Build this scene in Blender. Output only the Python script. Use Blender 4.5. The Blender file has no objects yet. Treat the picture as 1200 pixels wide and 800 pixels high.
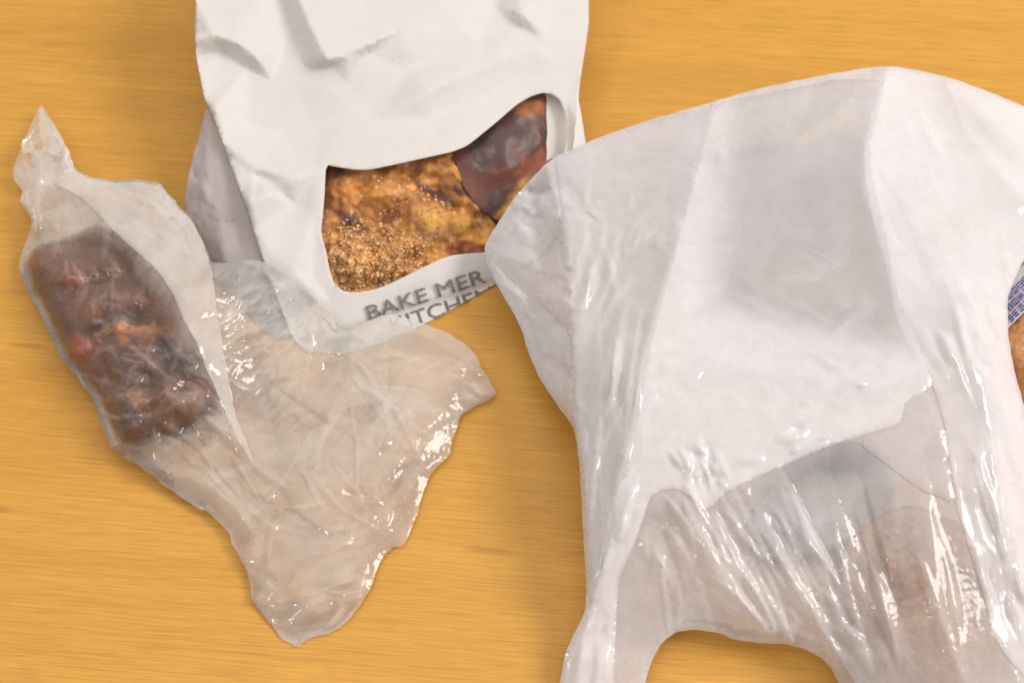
import bpy, math, random, time
import numpy as np
from mathutils import Vector
from mathutils.geometry import delaunay_2d_cdt
from mathutils.kdtree import KDTree

T0 = time.time()
S = bpy.context.scene
C = S.collection

# ------------------------------------------------------------------ camera
HF = math.radians(44)
ELEV = math.radians(58)
DIST = 0.62
CAM = np.array([0.0, -DIST * math.cos(ELEV), DIST * math.sin(ELEV)])
FW = np.array([0.0, math.cos(ELEV), -math.sin(ELEV)])
UP = np.array([0.0, math.sin(ELEV), math.cos(ELEV)])
cd = bpy.data.cameras.new('camera')
cam = bpy.data.objects.new('camera', cd)
C.objects.link(cam)
cam.location = CAM
cam.rotation_euler = (math.pi / 2 - ELEV, 0, 0)
cd.angle = HF
cd.clip_start = 0.01
cd.clip_end = 20
cd.dof.use_dof = True
cd.dof.focus_distance = 0.575
cd.dof.aperture_fstop = 9.0
S.camera = cam

# ------------------------------------------------------------------ light
w = bpy.data.worlds.new('World')
S.world = w
w.use_nodes = True
w.node_tree.nodes['Background'].inputs[0].default_value = (1.0, 0.95, 0.89, 1)
w.node_tree.nodes['Background'].inputs[1].default_value = 0.62


def lamp(name, loc, target, size, power, col):
    ld = bpy.data.lights.new(name, 'AREA')
    ld.shape = 'DISK'
    ld.size = size
    ld.energy = power
    ld.color = col
    o = bpy.data.objects.new(name, ld)
    C.objects.link(o)
    o.location = loc
    d = Vector(target) - Vector(loc)
    o.rotation_euler = d.to_track_quat('-Z', 'Y').to_euler()
    return o


lamp('ceiling_bounce', (2.5, 0.1, 2.3), (0.0, 0.0, 0.0), 1.4, 84, (1.0, 0.96, 0.92))
lamp('ceiling_lamp', (-0.1, 0.35, 1.9), (0.0, 0.0, 0.0), 2.0, 15, (1.0, 0.94, 0.87))

lamp('glint_lamp', (-0.9, -0.85, 1.5), (0.0, 0.0, 0.0), 0.22, 3, (1.0, 0.98, 0.96))  # small lamp added to strike glints on the plastic wrinkles

S.view_settings.view_transform = 'Standard'
S.view_settings.look = 'None'
S.view_settings.gamma = 1
S.view_settings.exposure = -0.1
S.render.engine = 'CYCLES'
S.cycles.use_denoising = True
S.cycles.max_bounces = 12
S.cycles.transparent_max_bounces = 32
S.cycles.transmission_bounces = 10
S.cycles.caustics_reflective = False

# ------------------------------------------------------------------ maths
TH = math.tan(HF / 2)


def lift(p, h):
    """the point at height h (mm) above the table that lies on the sight line of p"""
    p = np.asarray(p, float)
    h = np.asarray(h, float) * 0.001
    x = (p[:, 0] - 600) / 600 * TH
    y = (400 - p[:, 1]) / 600 * TH
    d = np.stack([x, FW[1] + y * UP[1], FW[2] + y * UP[2]], 1)
    t = (h - CAM[2]) / d[:, 2]
    return CAM[None, :] + d * t[:, None]


def hsh(i, j, s):
    n = (i.astype(np.int64) * 374761393 + j.astype(np.int64) * 668265263 + s * 1442695041) & 0x7fffffff
    n = ((n ^ (n >> 13)) * 1274126177) & 0x7fffffff
    n = ((n ^ (n >> 16)) * 668265263) & 0x7fffffff
    return ((n ^ (n >> 15)) & 0xffffff) / float(0xffffff)


def perlin(x, y, s=0):
    xi = np.floor(x).astype(np.int64)
    yi = np.floor(y).astype(np.int64)
    xf = x - xi
    yf = y - yi
    u = xf * xf * xf * (xf * (xf * 6 - 15) + 10)
    v = yf * yf * yf * (yf * (yf * 6 - 15) + 10)

    def g(i, j, dx, dy):
        a = hsh(i, j, s) * 2 * math.pi
        return np.cos(a) * dx + np.sin(a) * dy
    n0 = g(xi, yi, xf, yf) * (1 - u) + g(xi + 1, yi, xf - 1, yf) * u
    n1 = g(xi, yi + 1, xf, yf - 1) * (1 - u) + g(xi + 1, yi + 1, xf - 1, yf - 1) * u
    return (n0 * (1 - v) + n1 * v) * 1.5


def fbm(x, y, s=0, o=3):
    r = 0
    a = 1.0
    for k in range(o):
        r = r + a * perlin(x, y, s + k * 7)
        x, y, a = x * 2.03, y * 2.03, a * 0.5
    return r


def facets(x, y, cell, s, flat=False):
    """piecewise flat crumple: random heights on a warped triangle lattice"""
    wx = x / cell + 0.55 * perlin(x / cell / 1.7, y / cell / 1.7, s + 1)
    wy = y / cell + 0.55 * perlin(x / cell / 1.7 + 9, y / cell / 1.7, s + 2)
    a = wx + wy * 0.5
    b = wy * 0.9
    i = np.floor(a).astype(np.int64)
    j = np.floor(b).astype(np.int64)
    u = a - i
    v = b - j
    h00, h10, h01, h11 = hsh(i, j, s), hsh(i + 1, j, s), hsh(i, j + 1, s), hsh(i + 1, j + 1, s)
    if flat:
        return np.where(u + v < 1, hsh(i, j, s + 50), hsh(i, j, s + 90)) - 0.5
    low = h00 + u * (h10 - h00) + v * (h01 - h00)
    up = h11 + (1 - u) * (h01 - h11) + (1 - v) * (h10 - h11)
    return np.where(u + v < 1, low, up) - 0.5


def ridges(x, y, specs):
    """fine pulled wrinkles: (cx, cy, radius, angle, wavelength, elongation, amplitude)"""
    r = np.zeros_like(x)
    for k, (cx, cy, rad, ang, wl, el, amp) in enumerate(specs):
        m = np.exp(-(((x - cx) ** 2 + (y - cy) ** 2) / rad ** 2))
        a = math.radians(ang)
        u = (x - cx) * math.cos(a) + (y - cy) * math.sin(a)
        v = -(x - cx) * math.sin(a) + (y - cy) * math.cos(a)
        v = v + 0.9 * wl * perlin(u / (wl * 4), v / (wl * 4), 31 + k)
        u = u + 0.9 * wl * perlin(u / (wl * 3), v / (wl * 3), 57 + k)
        n = perlin(u / (wl * el), v / wl, 91 + k)
        q = np.clip(1 - np.abs(n) * 3.2, 0, 1) ** 1.5
        gate = np.clip(0.55 + 1.3 * perlin(u / (wl * 3), v / (wl * 3), 17 + k), 0, 1)
        r += amp * m * (q * gate + 0.35 * n)
    return r


def strokes(x, y, specs, step, seed=0):
    """single sharp pinched wrinkles, each a tent-shaped ridge along a slightly bent line:
    (cx, cy, spread, angle, angle spread, length, width, height, count)"""
    rnd = np.random.RandomState(seed + 100)
    r = np.zeros_like(x)
    for cx, cy, sp, ang, da, ln, wd, amp, cnt in specs:
        for k in range(cnt):
            px, py = rnd.normal(cx, sp * 0.6), rnd.normal(cy, sp * 0.6)
            a = math.radians(rnd.normal(ang, da))
            L = ln * rnd.uniform(0.45, 1.3)
            w_ = max(wd * rnd.uniform(0.6, 1.5), step * 1.15)
            h = amp * rnd.uniform(0.3, 1.2) * (1 if rnd.rand() < 0.75 else -0.8)
            bend = rnd.normal(0, 0.18) / L
            sel = np.nonzero((np.abs(x - px) < L + w_) & (np.abs(y - py) < L + w_))[0]
            if not len(sel):
                continue
            dx, dy = x[sel] - px, y[sel] - py
            u = dx * math.cos(a) + dy * math.sin(a)
            v = -dx * math.sin(a) + dy * math.cos(a) - bend * u * u
            e = np.clip(1 - (u / (L * 0.5)) ** 2, 0, 1)
            side = rnd.uniform(1.2, 3.0)
            vv = np.where(v > 0, v / side, v)
            r[sel] += h * e * np.clip(1 - np.abs(vv) / (w_ * (0.4 + 0.6 * e)), 0, 1)
    return r


def inpoly(p, poly):
    x, y = p[:, 0], p[:, 1]
    c = np.zeros(len(p), bool)
    n = len(poly)
    for i in range(n):
        x1, y1 = poly[i][0], poly[i][1]
        x2, y2 = poly[(i + 1) % n][0], poly[(i + 1) % n][1]
        if y1 == y2:
            continue
        k = (y1 > y) != (y2 > y)
        c ^= k & (x < (x2 - x1) * (y - y1) / (y2 - y1) + x1)
    return c


def resample(line, s, closed):
    pts = [np.array(q, float) for q in line]
    out = []
    n = len(pts)
    for i in range(n if closed else n - 1):
        a, b = pts[i], pts[(i + 1) % n]
        k = max(1, int(round(np.hypot(*(b - a)[:2]) / s)))
        for t in range(k):
            out.append(a + (b - a) * t / k)
    if not closed:
        out.append(pts[-1])
    return np.array(out)


def soften(line, n=1):
    """one corner-cutting pass over a closed outline that keeps it close to the corners"""
    p = np.array(line, float)
    for _ in range(n):
        q = np.roll(p, -1, 0)
        p = np.stack([p * 0.85 + q * 0.15, p * 0.15 + q * 0.85], 1).reshape(-1, p.shape[1])
    return p


class Sheet:
    """a skin with an outline and crease lines: heights relax like a stretched membrane between them"""

    def __init__(s, outline, creases=(), step=4.0, base=None, hole=None, seed=1, smooth=2, soft=1, ragged=0.5):
        rnd = np.random.RandomState(seed)
        s.step = step
        ol = resample(soften(outline, soft) if soft else outline, step, True)
        if ragged:
            k = np.arange(len(ol)) * step / 14.0
            ol[:, 0] += ragged * 2 * perlin(k, k * 0 + 0.3, seed)
            ol[:, 1] += ragged * 2 * perlin(k, k * 0 + 0.3, seed + 5)
        pts = [ol[:, :2]]
        hs = [ol[:, 2]]
        edges = [(i, (i + 1) % len(ol)) for i in range(len(ol))]
        n0 = len(ol)
        for cr in creases:
            c = resample(cr, step, False)
            ok = inpoly(c, ol)
            c = c[ok]
            if len(c) < 2:
                continue
            pts.append(c[:, :2])
            hs.append(c[:, 2])
            for i in range(len(c) - 1):
                if np.hypot(*(c[i + 1] - c[i])[:2]) < step * 2:
                    edges.append((n0 + i, n0 + i + 1))
            n0 += len(c)
        if hole is not None:
            hl = resample(soften(hole, 1), step * 0.7, True)
            pts.append(hl[:, :2])
            hs.append(np.full(len(hl), np.nan))
            edges += [(n0 + i, n0 + (i + 1) % len(hl)) for i in range(len(hl))]
            n0 += len(hl)
        fixed = np.concatenate(pts)
        lo, hi = ol[:, :2].min(0), ol[:, :2].max(0)
        gx, gy = np.meshgrid(np.arange(lo[0], hi[0], step), np.arange(lo[1], hi[1], step * 0.87))
        gx = gx + (np.arange(gx.shape[0]) % 2)[:, None] * step * 0.5
        g = np.stack([gx.ravel(), gy.ravel()], 1)
        g += rnd.uniform(-0.22, 0.22, g.shape) * step
        g = g[inpoly(g, ol)]
        # drop lattice points crowding the outline and crease points
        cell = step * 0.8
        occ = set()
        for q in np.floor(fixed / cell).astype(int):
            occ.add((q[0], q[1]))
        gk = np.floor(g / cell).astype(int)
        keep = np.array([(a, b) not in occ for a, b in gk])
        g = g[keep]
        P = np.concatenate([fixed, g])
        H = np.concatenate(hs + [np.full(len(g), np.nan)])
        vo, eo, fo, ov, _, _ = delaunay_2d_cdt([Vector(q) for q in P.tolist()], edges, [], 0, 1e-4)
        s.p = np.array([tuple(v) for v in vo])
        F = np.array(fo)
        cen = s.p[F].mean(1)
        ok = inpoly(cen, ol)
        if hole is not None:
            ok &= ~inpoly(cen, hl)
        F = F[ok]
        hh = np.full(len(s.p), np.nan)
        isb = np.zeros(len(s.p), bool)
        for i, src in enumerate(ov):
            if src:
                hh[i] = H[src[0]]
                isb[i] = src[0] < len(ol)
        used = np.zeros(len(s.p), bool)
        used[F.ravel()] = True
        idx = np.cumsum(used) - 1
        s.p = s.p[used]
        hh = hh[used]
        s.bound = isb[used]
        F = idx[F]
        # one winding, seen from above
        a, b, c = s.p[F[:, 0]], s.p[F[:, 1]], s.p[F[:, 2]]
        ar = (b[:, 0] - a[:, 0]) * (c[:, 1] - a[:, 1]) - (b[:, 1] - a[:, 1]) * (c[:, 0] - a[:, 0])
        F[ar > 0] = F[ar > 0][:, ::-1]
        s.F = F
        E = np.concatenate([F[:, [0, 1]], F[:, [1, 2]], F[:, [2, 0]]])
        E = np.unique(np.sort(E, 1), axis=0)
        s.E = E
        s.deg = np.bincount(E.ravel(), minlength=len(s.p)).astype(float)
        s.fixedmask = ~np.isnan(hh)
        s.h = s.relax(hh)
        for _ in range(smooth):
            s.h = s.avg(s.h, 0.5, ~s.bound)
        if base is not None:
            s.h = s.h + base(s.p[:, 0], s.p[:, 1])
        s.x, s.y = s.p[:, 0], s.p[:, 1]

    def nb(s, v):
        n = len(s.p)
        return np.bincount(s.E[:, 0], v[s.E[:, 1]], n) + np.bincount(s.E[:, 1], v[s.E[:, 0]], n)

    def avg(s, h, k, mask):
        r = h * (1 - k) + k * s.nb(h) / s.deg
        return np.where(mask, r, h)

    def relax(s, hh, lam=0.0, target=0.0):
        fx = ~np.isnan(hh)
        fr = ~fx
        h = np.where(fx, np.nan_to_num(hh), target if lam else np.nanmean(hh))
        x = h.copy()

        def A(v):
            return np.where(fr, s.deg * v - s.nb(v) + lam * s.deg * v, 0)
        r = np.where(fr, s.nb(x) - s.deg * x - lam * s.deg * (x - target), 0)
        M = s.deg * (1 + lam)
        z = r / M
        d = z.copy()
        rz = (r * z).sum()
        for it in range(400):
            Ad = A(d)
            den = (d * Ad).sum()
            if den < 1e-9:
                break
            al = rz / den
            x = x + al * d
            r = r - al * Ad
            z = r / M
            rn = (r * z).sum()
            if rn < 1e-5:
                break
            d = z + d * (rn / rz)
            rz = rn
        return x

    def edge_fade(s, rings):
        """0 on the outline, 1 some rings inside"""
        m = np.where(s.bound, 0.0, 1.0)
        for _ in range(rings):
            m = np.where(s.bound, 0.0, np.minimum(m, s.avg(m, 0.6, ~s.bound)))
        return m

    def under(s, target=1.0, decay=22.0):
        """the skin beneath: same rim, sinking to the table inside"""
        hb = np.where(s.bound, s.h, np.nan)
        lam = (s.step / decay) ** 2
        r = s.relax(hb, lam, target)
        return np.where(s.bound, s.h, np.minimum(np.maximum(r, 0.6), s.h - 0.4))

    def mesh(s, name, mat, parent, h=None, op=None, col=None, flip=False, off=None):
        hh = s.h if h is None else h
        v = lift(s.p, hh)
        if off is not None:
            v = off(v)
        F = s.F[:, ::-1] if flip else s.F
        return build(name, v, F, mat, parent, op, col)

    def closed(s, name, mat, parent, hb, col=None):
        """top and underside joined at the rim into one solid"""
        n = len(s.p)
        low = np.where(s.bound, -1, np.cumsum(~s.bound) - 1 + n)
        v = np.concatenate([lift(s.p, s.h), lift(s.p[~s.bound], hb[~s.bound])])
        m = np.where(s.bound, np.arange(n), low)
        F = np.concatenate([s.F, m[s.F][:, ::-1]])
        cc = None if col is None else np.concatenate([col, col[~s.bound]])
        return build(name, v, F, mat, parent, None, cc)


def planes(pts, lens, rim):
    """flat facets spanned between folds (pts in runs of lens) and a level rim"""
    P = np.array(pts + [(x, y, 0) for x, y in rim], float)
    E, n = [], 0
    for k in lens:
        E += [(n + i, n + i + 1) for i in range(k - 1)]
        n += k
    vo, eo, fo, ov, _, _ = delaunay_2d_cdt([Vector(q[:2]) for q in P.tolist()], E, [], 0, 1e-3)
    V = np.array([tuple(v) for v in vo])
    Z = np.array([P[src, 2].mean() if src else 0.0 for src in ov])

    def at(x, y):
        out = np.zeros(len(x))
        for i, j, k in fo:
            a, b, c = V[i], V[j], V[k]
            det = (b[1] - c[1]) * (a[0] - c[0]) + (c[0] - b[0]) * (a[1] - c[1])
            if abs(det) < 1e-9:
                continue
            l1 = ((b[1] - c[1]) * (x - c[0]) + (c[0] - b[0]) * (y - c[1])) / det
            l2 = ((c[1] - a[1]) * (x - c[0]) + (a[0] - c[0]) * (y - c[1])) / det
            m = (l1 >= -1e-6) & (l2 >= -1e-6) & (l1 + l2 <= 1 + 1e-6)
            out[m] = (l1 * Z[i] + l2 * Z[j] + (1 - l1 - l2) * Z[k])[m]
        return out
    return at


def lookup(sh):
    """height of a finished sheet at any point of its plan"""
    kd = KDTree(len(sh.p))
    for i, (x, y) in enumerate(sh.p.tolist()):
        kd.insert((x, y, 0), i)
    kd.balance()

    def at(q):
        out = np.empty(len(q))
        for n, (x, y) in enumerate(np.asarray(q).tolist()):
            f = kd.find_n((x, y, 0), 4)
            wt = [1 / (d * d + 0.4) for _, _, d in f]
            out[n] = sum(w_ * sh.h[i] for w_, (_, i, _) in zip(wt, f)) / sum(wt)
        return out
    return at


def build(name, v, F, mat, parent=None, op=None, col=None):
    me = bpy.data.meshes.new(name)
    F = np.asarray(F)
    nf = len(F)
    me.vertices.add(len(v))
    me.vertices.foreach_set('co', np.asarray(v, np.float32).ravel())
    me.loops.add(nf * 3)
    me.loops.foreach_set('vertex_index', F.astype(np.int32).ravel())
    me.polygons.add(nf)
    me.polygons.foreach_set('loop_start', np.arange(0, nf * 3, 3, dtype=np.int32))
    me.polygons.foreach_set('loop_total', np.full(nf, 3, np.int32))
    me.update(calc_edges=True)
    me.validate()
    me.polygons.foreach_set('use_smooth', np.ones(len(me.polygons), bool))
    if op is not None:
        a = me.attributes.new('film', 'FLOAT', 'POINT')
        a.data.foreach_set('value', np.asarray(op, np.float32))
    if col is not None:
        a = me.attributes.new('tint', 'FLOAT_COLOR', 'POINT')
        a.data.foreach_set('color', np.concatenate([col, np.ones((len(col), 1))], 1).astype(np.float32).ravel())
    me.materials.append(mat)
    o = bpy.data.objects.new(name, me)
    C.objects.link(o)
    if parent is not None:
        o.parent = parent
    return o


def thing(name, label, cat, group=None):
    o = bpy.data.objects.new(name, None)
    o.empty_display_size = 0.02
    C.objects.link(o)
    o['label'] = label
    o['category'] = cat
    if group:
        o['group'] = group
    return o


def settle(root):
    """bring a finished thing's empty to the base of its parts"""
    bpy.context.view_layer.update()
    cs = [c for c in root.children if c.type == 'MESH']
    lo = np.array([1e9] * 3)
    hi = -lo
    for c in cs:
        a = np.empty(len(c.data.vertices) * 3, np.float32)
        c.data.vertices.foreach_get('co', a)
        a = a.reshape(-1, 3)
        lo = np.minimum(lo, a.min(0))
        hi = np.maximum(hi, a.max(0))
    b = np.array([(lo[0] + hi[0]) / 2, (lo[1] + hi[1]) / 2, lo[2]])

    def move(o):
        if o.type == 'MESH':
            o.data.transform(__import__('mathutils').Matrix.Translation(Vector(-b)))
        for k in o.children:
            move(k)
    for c in root.children:
        move(c)
    root.location = b


# ------------------------------------------------------------------ materials
def mat(name):
    m = bpy.data.materials.new(name)
    m.use_nodes = True
    t = m.node_tree
    t.nodes.clear()
    out = t.nodes.new('ShaderNodeOutputMaterial')

    def N(kind, **kw):
        n = t.nodes.new('ShaderNode' + kind)
        for k, v in kw.items():
            if k.startswith('_'):
                setattr(n, k[1:], v)
            else:
                kk = int(k[1:]) if k[0] == 'i' and k[1:].isdigit() else k
                if hasattr(v, 'is_output'):
                    t.links.new(v, n.inputs[kk])
                else:
                    n.inputs[kk].default_value = v
        return n
    return m, t, N, out


def film_material(name, col, rough=0.2, gloss=1.0, grain=900, bump=0.25, trans=0.5):
    m, t, N, out = mat(name)
    tc = N('TexCoord').outputs['Object']
    n1 = N('TexNoise', Vector=tc, Scale=float(grain), Detail=2.0, Roughness=0.5)
    n2 = N('TexNoise', Vector=tc, Scale=grain * 0.22, Detail=3.0, Roughness=0.5, Distortion=0.6)
    add = N('Math', _operation='ADD', i0=n1.outputs[0], i1=n2.outputs[0])
    bp = N('Bump', Strength=bump, Distance=0.0012, Height=add.outputs[0])
    at = N('Attribute', _attribute_name='film')
    geo = N('NewGeometry')
    dot = N('VectorMath', _operation='DOT_PRODUCT', i0=geo.outputs['Normal'], i1=geo.outputs['Incoming'])
    ab = N('Math', _operation='ABSOLUTE', i0=dot.outputs['Value'])
    mx = N('Math', _operation='MAXIMUM', i0=ab.outputs[0], i1=0.45)
    inv = N('Math', _operation='DIVIDE', i0=1.0, i1=mx.outputs[0])
    vary = N('MapRange', Value=n2.outputs[0], i1=0.3, i2=0.7, i3=0.93, i4=1.07)
    a1 = N('Math', _operation='MULTIPLY', i0=at.outputs['Fac'], i1=vary.outputs[0])
    om = N('Math', _operation='SUBTRACT', i0=1.0, i1=a1.outputs[0], _use_clamp=True)
    pw = N('Math', _operation='POWER', i0=om.outputs[0], i1=inv.outputs[0])
    al = N('Math', _operation='SUBTRACT', i0=1.0, i1=pw.outputs[0], _use_clamp=True)
    df = N('BsdfDiffuse', Color=(*col, 1), Normal=bp.outputs[0])
    tl = N('BsdfTranslucent', Color=(*col, 1), Normal=bp.outputs[0])
    body = N('MixShader', Fac=trans, i1=df.outputs[0], i2=tl.outputs[0])
    tr = N('BsdfTransparent', Color=(1, 1, 1, 1))
    b2 = N('MixShader', Fac=al.outputs[0], i1=tr.outputs[0], i2=body.outputs[0])
    gl = N('BsdfGlossy', Color=(1, 1, 1, 1), Roughness=rough, Normal=bp.outputs[0])
    fr = N('Fresnel', IOR=1.5, Normal=bp.outputs[0])
    fm = N('Math', _operation='MULTIPLY', i0=fr.outputs[0], i1=gloss, _use_clamp=True)
    b3 = N('MixShader', Fac=fm.outputs[0], i1=b2.outputs[0], i2=gl.outputs[0])
    t.links.new(b3.outputs[0], out.inputs[0])
    return m


def paper_material(name, col, trans=0.18):
    m, t, N, out = mat(name)
    tc = N('TexCoord').outputs['Object']
    n1 = N('TexNoise', Vector=tc, Scale=1600.0, Detail=3.0)
    n2 = N('TexNoise', Vector=tc, Scale=120.0, Detail=3.0)
    bp = N('Bump', Strength=0.10, Distance=0.0006, Height=n1.outputs[0])
    bp2 = N('Bump', Strength=0.03, Distance=0.003, Height=n2.outputs[0], Normal=bp.outputs[0])
    hs = N('MapRange', Value=n2.outputs[0], i1=0.3, i2=0.7, i3=0.97, i4=1.0)
    cc = N('MixRGB', _blend_type='MULTIPLY', Fac=1.0, Color1=(*col, 1), Color2=hs.outputs[0])
    pr = N('BsdfPrincipled', **{'Base Color': cc.outputs[0], 'Roughness': 0.55, 'Normal': bp2.outputs[0]})
    pr.inputs['Specular IOR Level'].default_value = 0.3
    tl = N('BsdfTranslucent', Color=cc.outputs[0], Normal=bp2.outputs[0])
    mx = N('MixShader', Fac=trans, i1=pr.outputs[0], i2=tl.outputs[0])
    t.links.new(mx.outputs[0], out.inputs[0])
    return m


def tint_material(name, rough=0.45, scale=500, bump=0.4, coat=0.0, var=1.0):
    m, t, N, out = mat(name)
    tc = N('TexCoord').outputs['Object']
    at = N('Attribute', _attribute_name='tint')
    n1 = N('TexNoise', Vector=tc, Scale=float(scale), Detail=5.0, Roughness=0.65)
    n2 = N('TexNoise', Vector=tc, Scale=scale * 0.25, Detail=4.0, Roughness=0.6)
    mr = N('MapRange', Value=n1.outputs[0], i1=0.25, i2=0.75, i3=1 - 0.4 * var, i4=1 + 0.35 * var)
    mr2 = N('MapRange', Value=n2.outputs[0], i1=0.3, i2=0.7, i3=1 - 0.25 * var, i4=1 + 0.2 * var)
    c1 = N('MixRGB', _blend_type='MULTIPLY', Fac=1.0, Color1=at.outputs['Color'], Color2=mr.outputs[0])
    c2 = N('MixRGB', _blend_type='MULTIPLY', Fac=1.0, Color1=c1.outputs[0], Color2=mr2.outputs[0])
    bp = N('Bump', Strength=bump, Distance=0.002, Height=n1.outputs[0])
    pr = N('BsdfPrincipled', **{'Base Color': c2.outputs[0], 'Roughness': rough, 'Normal': bp.outputs[0]})
    pr.inputs['Coat Weight'].default_value = coat
    pr.inputs['Coat Roughness'].default_value = 0.25
    t.links.new(pr.outputs[0], out.inputs[0])
    return m


def flat_material(name, col, rough=0.6):
    m, t, N, out = mat(name)
    tc = N('TexCoord').outputs['Object']
    n = N('TexNoise', Vector=tc, Scale=900.0, Detail=3.0)
    mr = N('MapRange', Value=n.outputs[0], i1=0.3, i2=0.7, i3=0.8, i4=1.15)
    c = N('MixRGB', _blend_type='MULTIPLY', Fac=1.0, Color1=(*col, 1), Color2=mr.outputs[0])
    pr = N('BsdfPrincipled', **{'Base Color': c.outputs[0], 'Roughness': rough})
    t.links.new(pr.outputs[0], out.inputs[0])
    return m


def ink_material():
    """stamped grey ink, worn through in specks"""
    m, t, N, out = mat('stamped_ink')
    tc = N('TexCoord').outputs['Object']
    n = N('TexNoise', Vector=tc, Scale=1100.0, Detail=3.0)
    th = N('MapRange', Value=n.outputs[0], i1=0.34, i2=0.50, i3=0.25, i4=0.95)
    df = N('BsdfDiffuse', Color=(0.19, 0.18, 0.175, 1))
    tr = N('BsdfTransparent')
    mx = N('MixShader', Fac=th.outputs[0], i1=tr.outputs[0], i2=df.outputs[0])
    t.links.new(mx.outputs[0], out.inputs[0])
    return m


def wood_material():
    m, t, N, out = mat('oiled_veneer')
    tc = N('TexCoord').outputs['Object']
    mp = N('Mapping', Vector=tc)
    mp.inputs['Rotation'].default_value = (0, 0, math.radians(5.0))
    base = mp.outputs[0]
    wob = N('TexNoise', Vector=base, Scale=3.0, Detail=2.0)
    wv = N('VectorMath', _operation='MULTIPLY_ADD', i0=wob.outputs['Color'], i1=(0.0, 0.007, 0.0), i2=base)
    v = wv.outputs[0]

    def strands(sx, sy, det, rough=0.6):
        k = N('VectorMath', _operation='MULTIPLY', i0=v, i1=(sx, sy, 1))
        return N('TexNoise', Vector=k.outputs[0], Scale=1.0, Detail=det, Roughness=rough).outputs[0]
    broad = strands(1.3, 30, 5.0)
    mid = strands(7, 480, 4.0)
    fine = strands(34, 1150, 3.0)
    pore = strands(55, 1500, 2.0, 0.5)
    ramp = N('ValToRGB', Fac=broad)
    e = ramp.color_ramp.elements
    e[0].position, e[0].color = 0.25, (0.535, 0.252, 0.031, 1)
    e[1].position, e[1].color = 0.78, (0.64, 0.33, 0.048, 1)
    mmid = N('MapRange', Value=mid, i1=0.32, i2=0.68, i3=0.93, i4=1.05)
    mfin = N('MapRange', Value=fine, i1=0.3, i2=0.7, i3=0.84, i4=1.13)
    mpor = N('MapRange', Value=pore, i1=0.30, i2=0.40, i3=0.82, i4=1.0)
    c = ramp.outputs[0]
    for x in (mmid, mfin, mpor):
        c = N('MixRGB', _blend_type='MULTIPLY', Fac=1.0, Color1=c, Color2=x.outputs[0]).outputs[0]
    # dark growth streaks
    dk = strands(2.4, 75, 3.0, 0.7)
    dkm = N('MapRange', Value=dk, i1=0.63, i2=0.76, i3=0.0, i4=0.32)
    c = N('MixRGB', _blend_type='MIX', Fac=dkm.outputs[0], Color1=c, Color2=(0.36, 0.135, 0.018, 1)).outputs[0]
    # rare short flecks
    k = N('VectorMath', _operation='MULTIPLY', i0=v, i1=(9.0, 62.0, 1))
    vo = N('TexVoronoi', Vector=k.outputs[0], Scale=1.0)
    fl = N('MapRange', Value=vo.outputs['Distance'], i1=0.05, i2=0.13, i3=1.0, i4=0.0)
    sel = N('SeparateColor', Color=vo.outputs['Color'])
    sl = N('MapRange', Value=sel.outputs[0], i1=0.80, i2=0.86, i3=0.0, i4=0.4)
    ff = N('Math', _operation='MULTIPLY', i0=fl.outputs[0], i1=sl.outputs[0])
    c = N('MixRGB', _blend_type='MIX', Fac=ff.outputs[0], Color1=c, Color2=(0.26, 0.075, 0.01, 1)).outputs[0]
    hsum = N('Math', _operation='ADD', i0=mid, i1=fine)
    bp = N('Bump', Strength=0.12, Distance=0.0006, Height=hsum.outputs[0])
    pr = N('BsdfPrincipled', **{'Base Color': c, 'Roughness': 0.46, 'Normal': bp.outputs[0]})
    pr.inputs['Specular IOR Level'].default_value = 0.45
    t.links.new(pr.outputs[0], out.inputs[0])
    return m


M_wood = wood_material()
M_paper = paper_material('white_paper', (0.74, 0.705, 0.685))
M_side = paper_material('shaded_thin_side_paper', (0.60, 0.555, 0.565), 0.4)  # thinner paper; its grey-lilac also carries the gusset's shade
M_ink = ink_material()
M_window = film_material('clear_window_film', (0.8, 0.8, 0.8), rough=0.12, gloss=0.06, grain=260, bump=0.03)
M_thin = film_material('thin_clear_polythene', (1.0, 0.945, 0.905), rough=0.08, gloss=0.8, grain=700, bump=0.04, trans=0.38)
M_white = film_material('milky_polythene', (0.985, 0.955, 0.985), rough=0.09, gloss=0.65, grain=650, bump=0.04, trans=0.27)
M_bread = tint_material('bread_crust', 0.42, 420, 0.35, coat=0.15)
M_crumb = tint_material('crumble', 0.5, 300, 0.4, coat=0.1)
M_glaze = tint_material('glazed_crust', 0.5, 200, 0.08, coat=0.1)
M_pack = tint_material('packaged_food', 0.5, 60, 0.1, var=0.2)
M_label = flat_material('printed_label', (0.72, 0.72, 0.74), 0.4)
M_blue = flat_material('blue_print', (0.06, 0.06, 0.42), 0.5)


def srgb(r, g, b):
    f = lambda c: ((c / 255 + 0.055) / 1.055) ** 2.4 if c > 10 else c / 255 / 12.92
    return (f(r), f(g), f(b))


def paint(x, y, basecol, blobs, seed=0, wob=9):
    """baked colouring and painted-in shade: soft-edged irregular patches (cx, cy, rx, ry, angle, colour, strength)"""
    col = np.tile(np.array(basecol), (len(x), 1))
    xx = x + wob * fbm(x / 22, y / 22, seed, 3)
    yy = y + wob * fbm(x / 22 + 40, y / 22, seed + 3, 3)
    for cx, cy, rx, ry, ang, c, st in blobs:
        a = math.radians(ang)
        u = ((xx - cx) * math.cos(a) + (yy - cy) * math.sin(a)) / rx
        v = (-(xx - cx) * math.sin(a) + (yy - cy) * math.cos(a)) / ry
        k = np.clip(1.6 * (1.25 - np.sqrt(u * u + v * v)), 0, 1) * st
        col = col * (1 - k[:, None]) + np.array(c)[None, :] * k[:, None]
    return col


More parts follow.
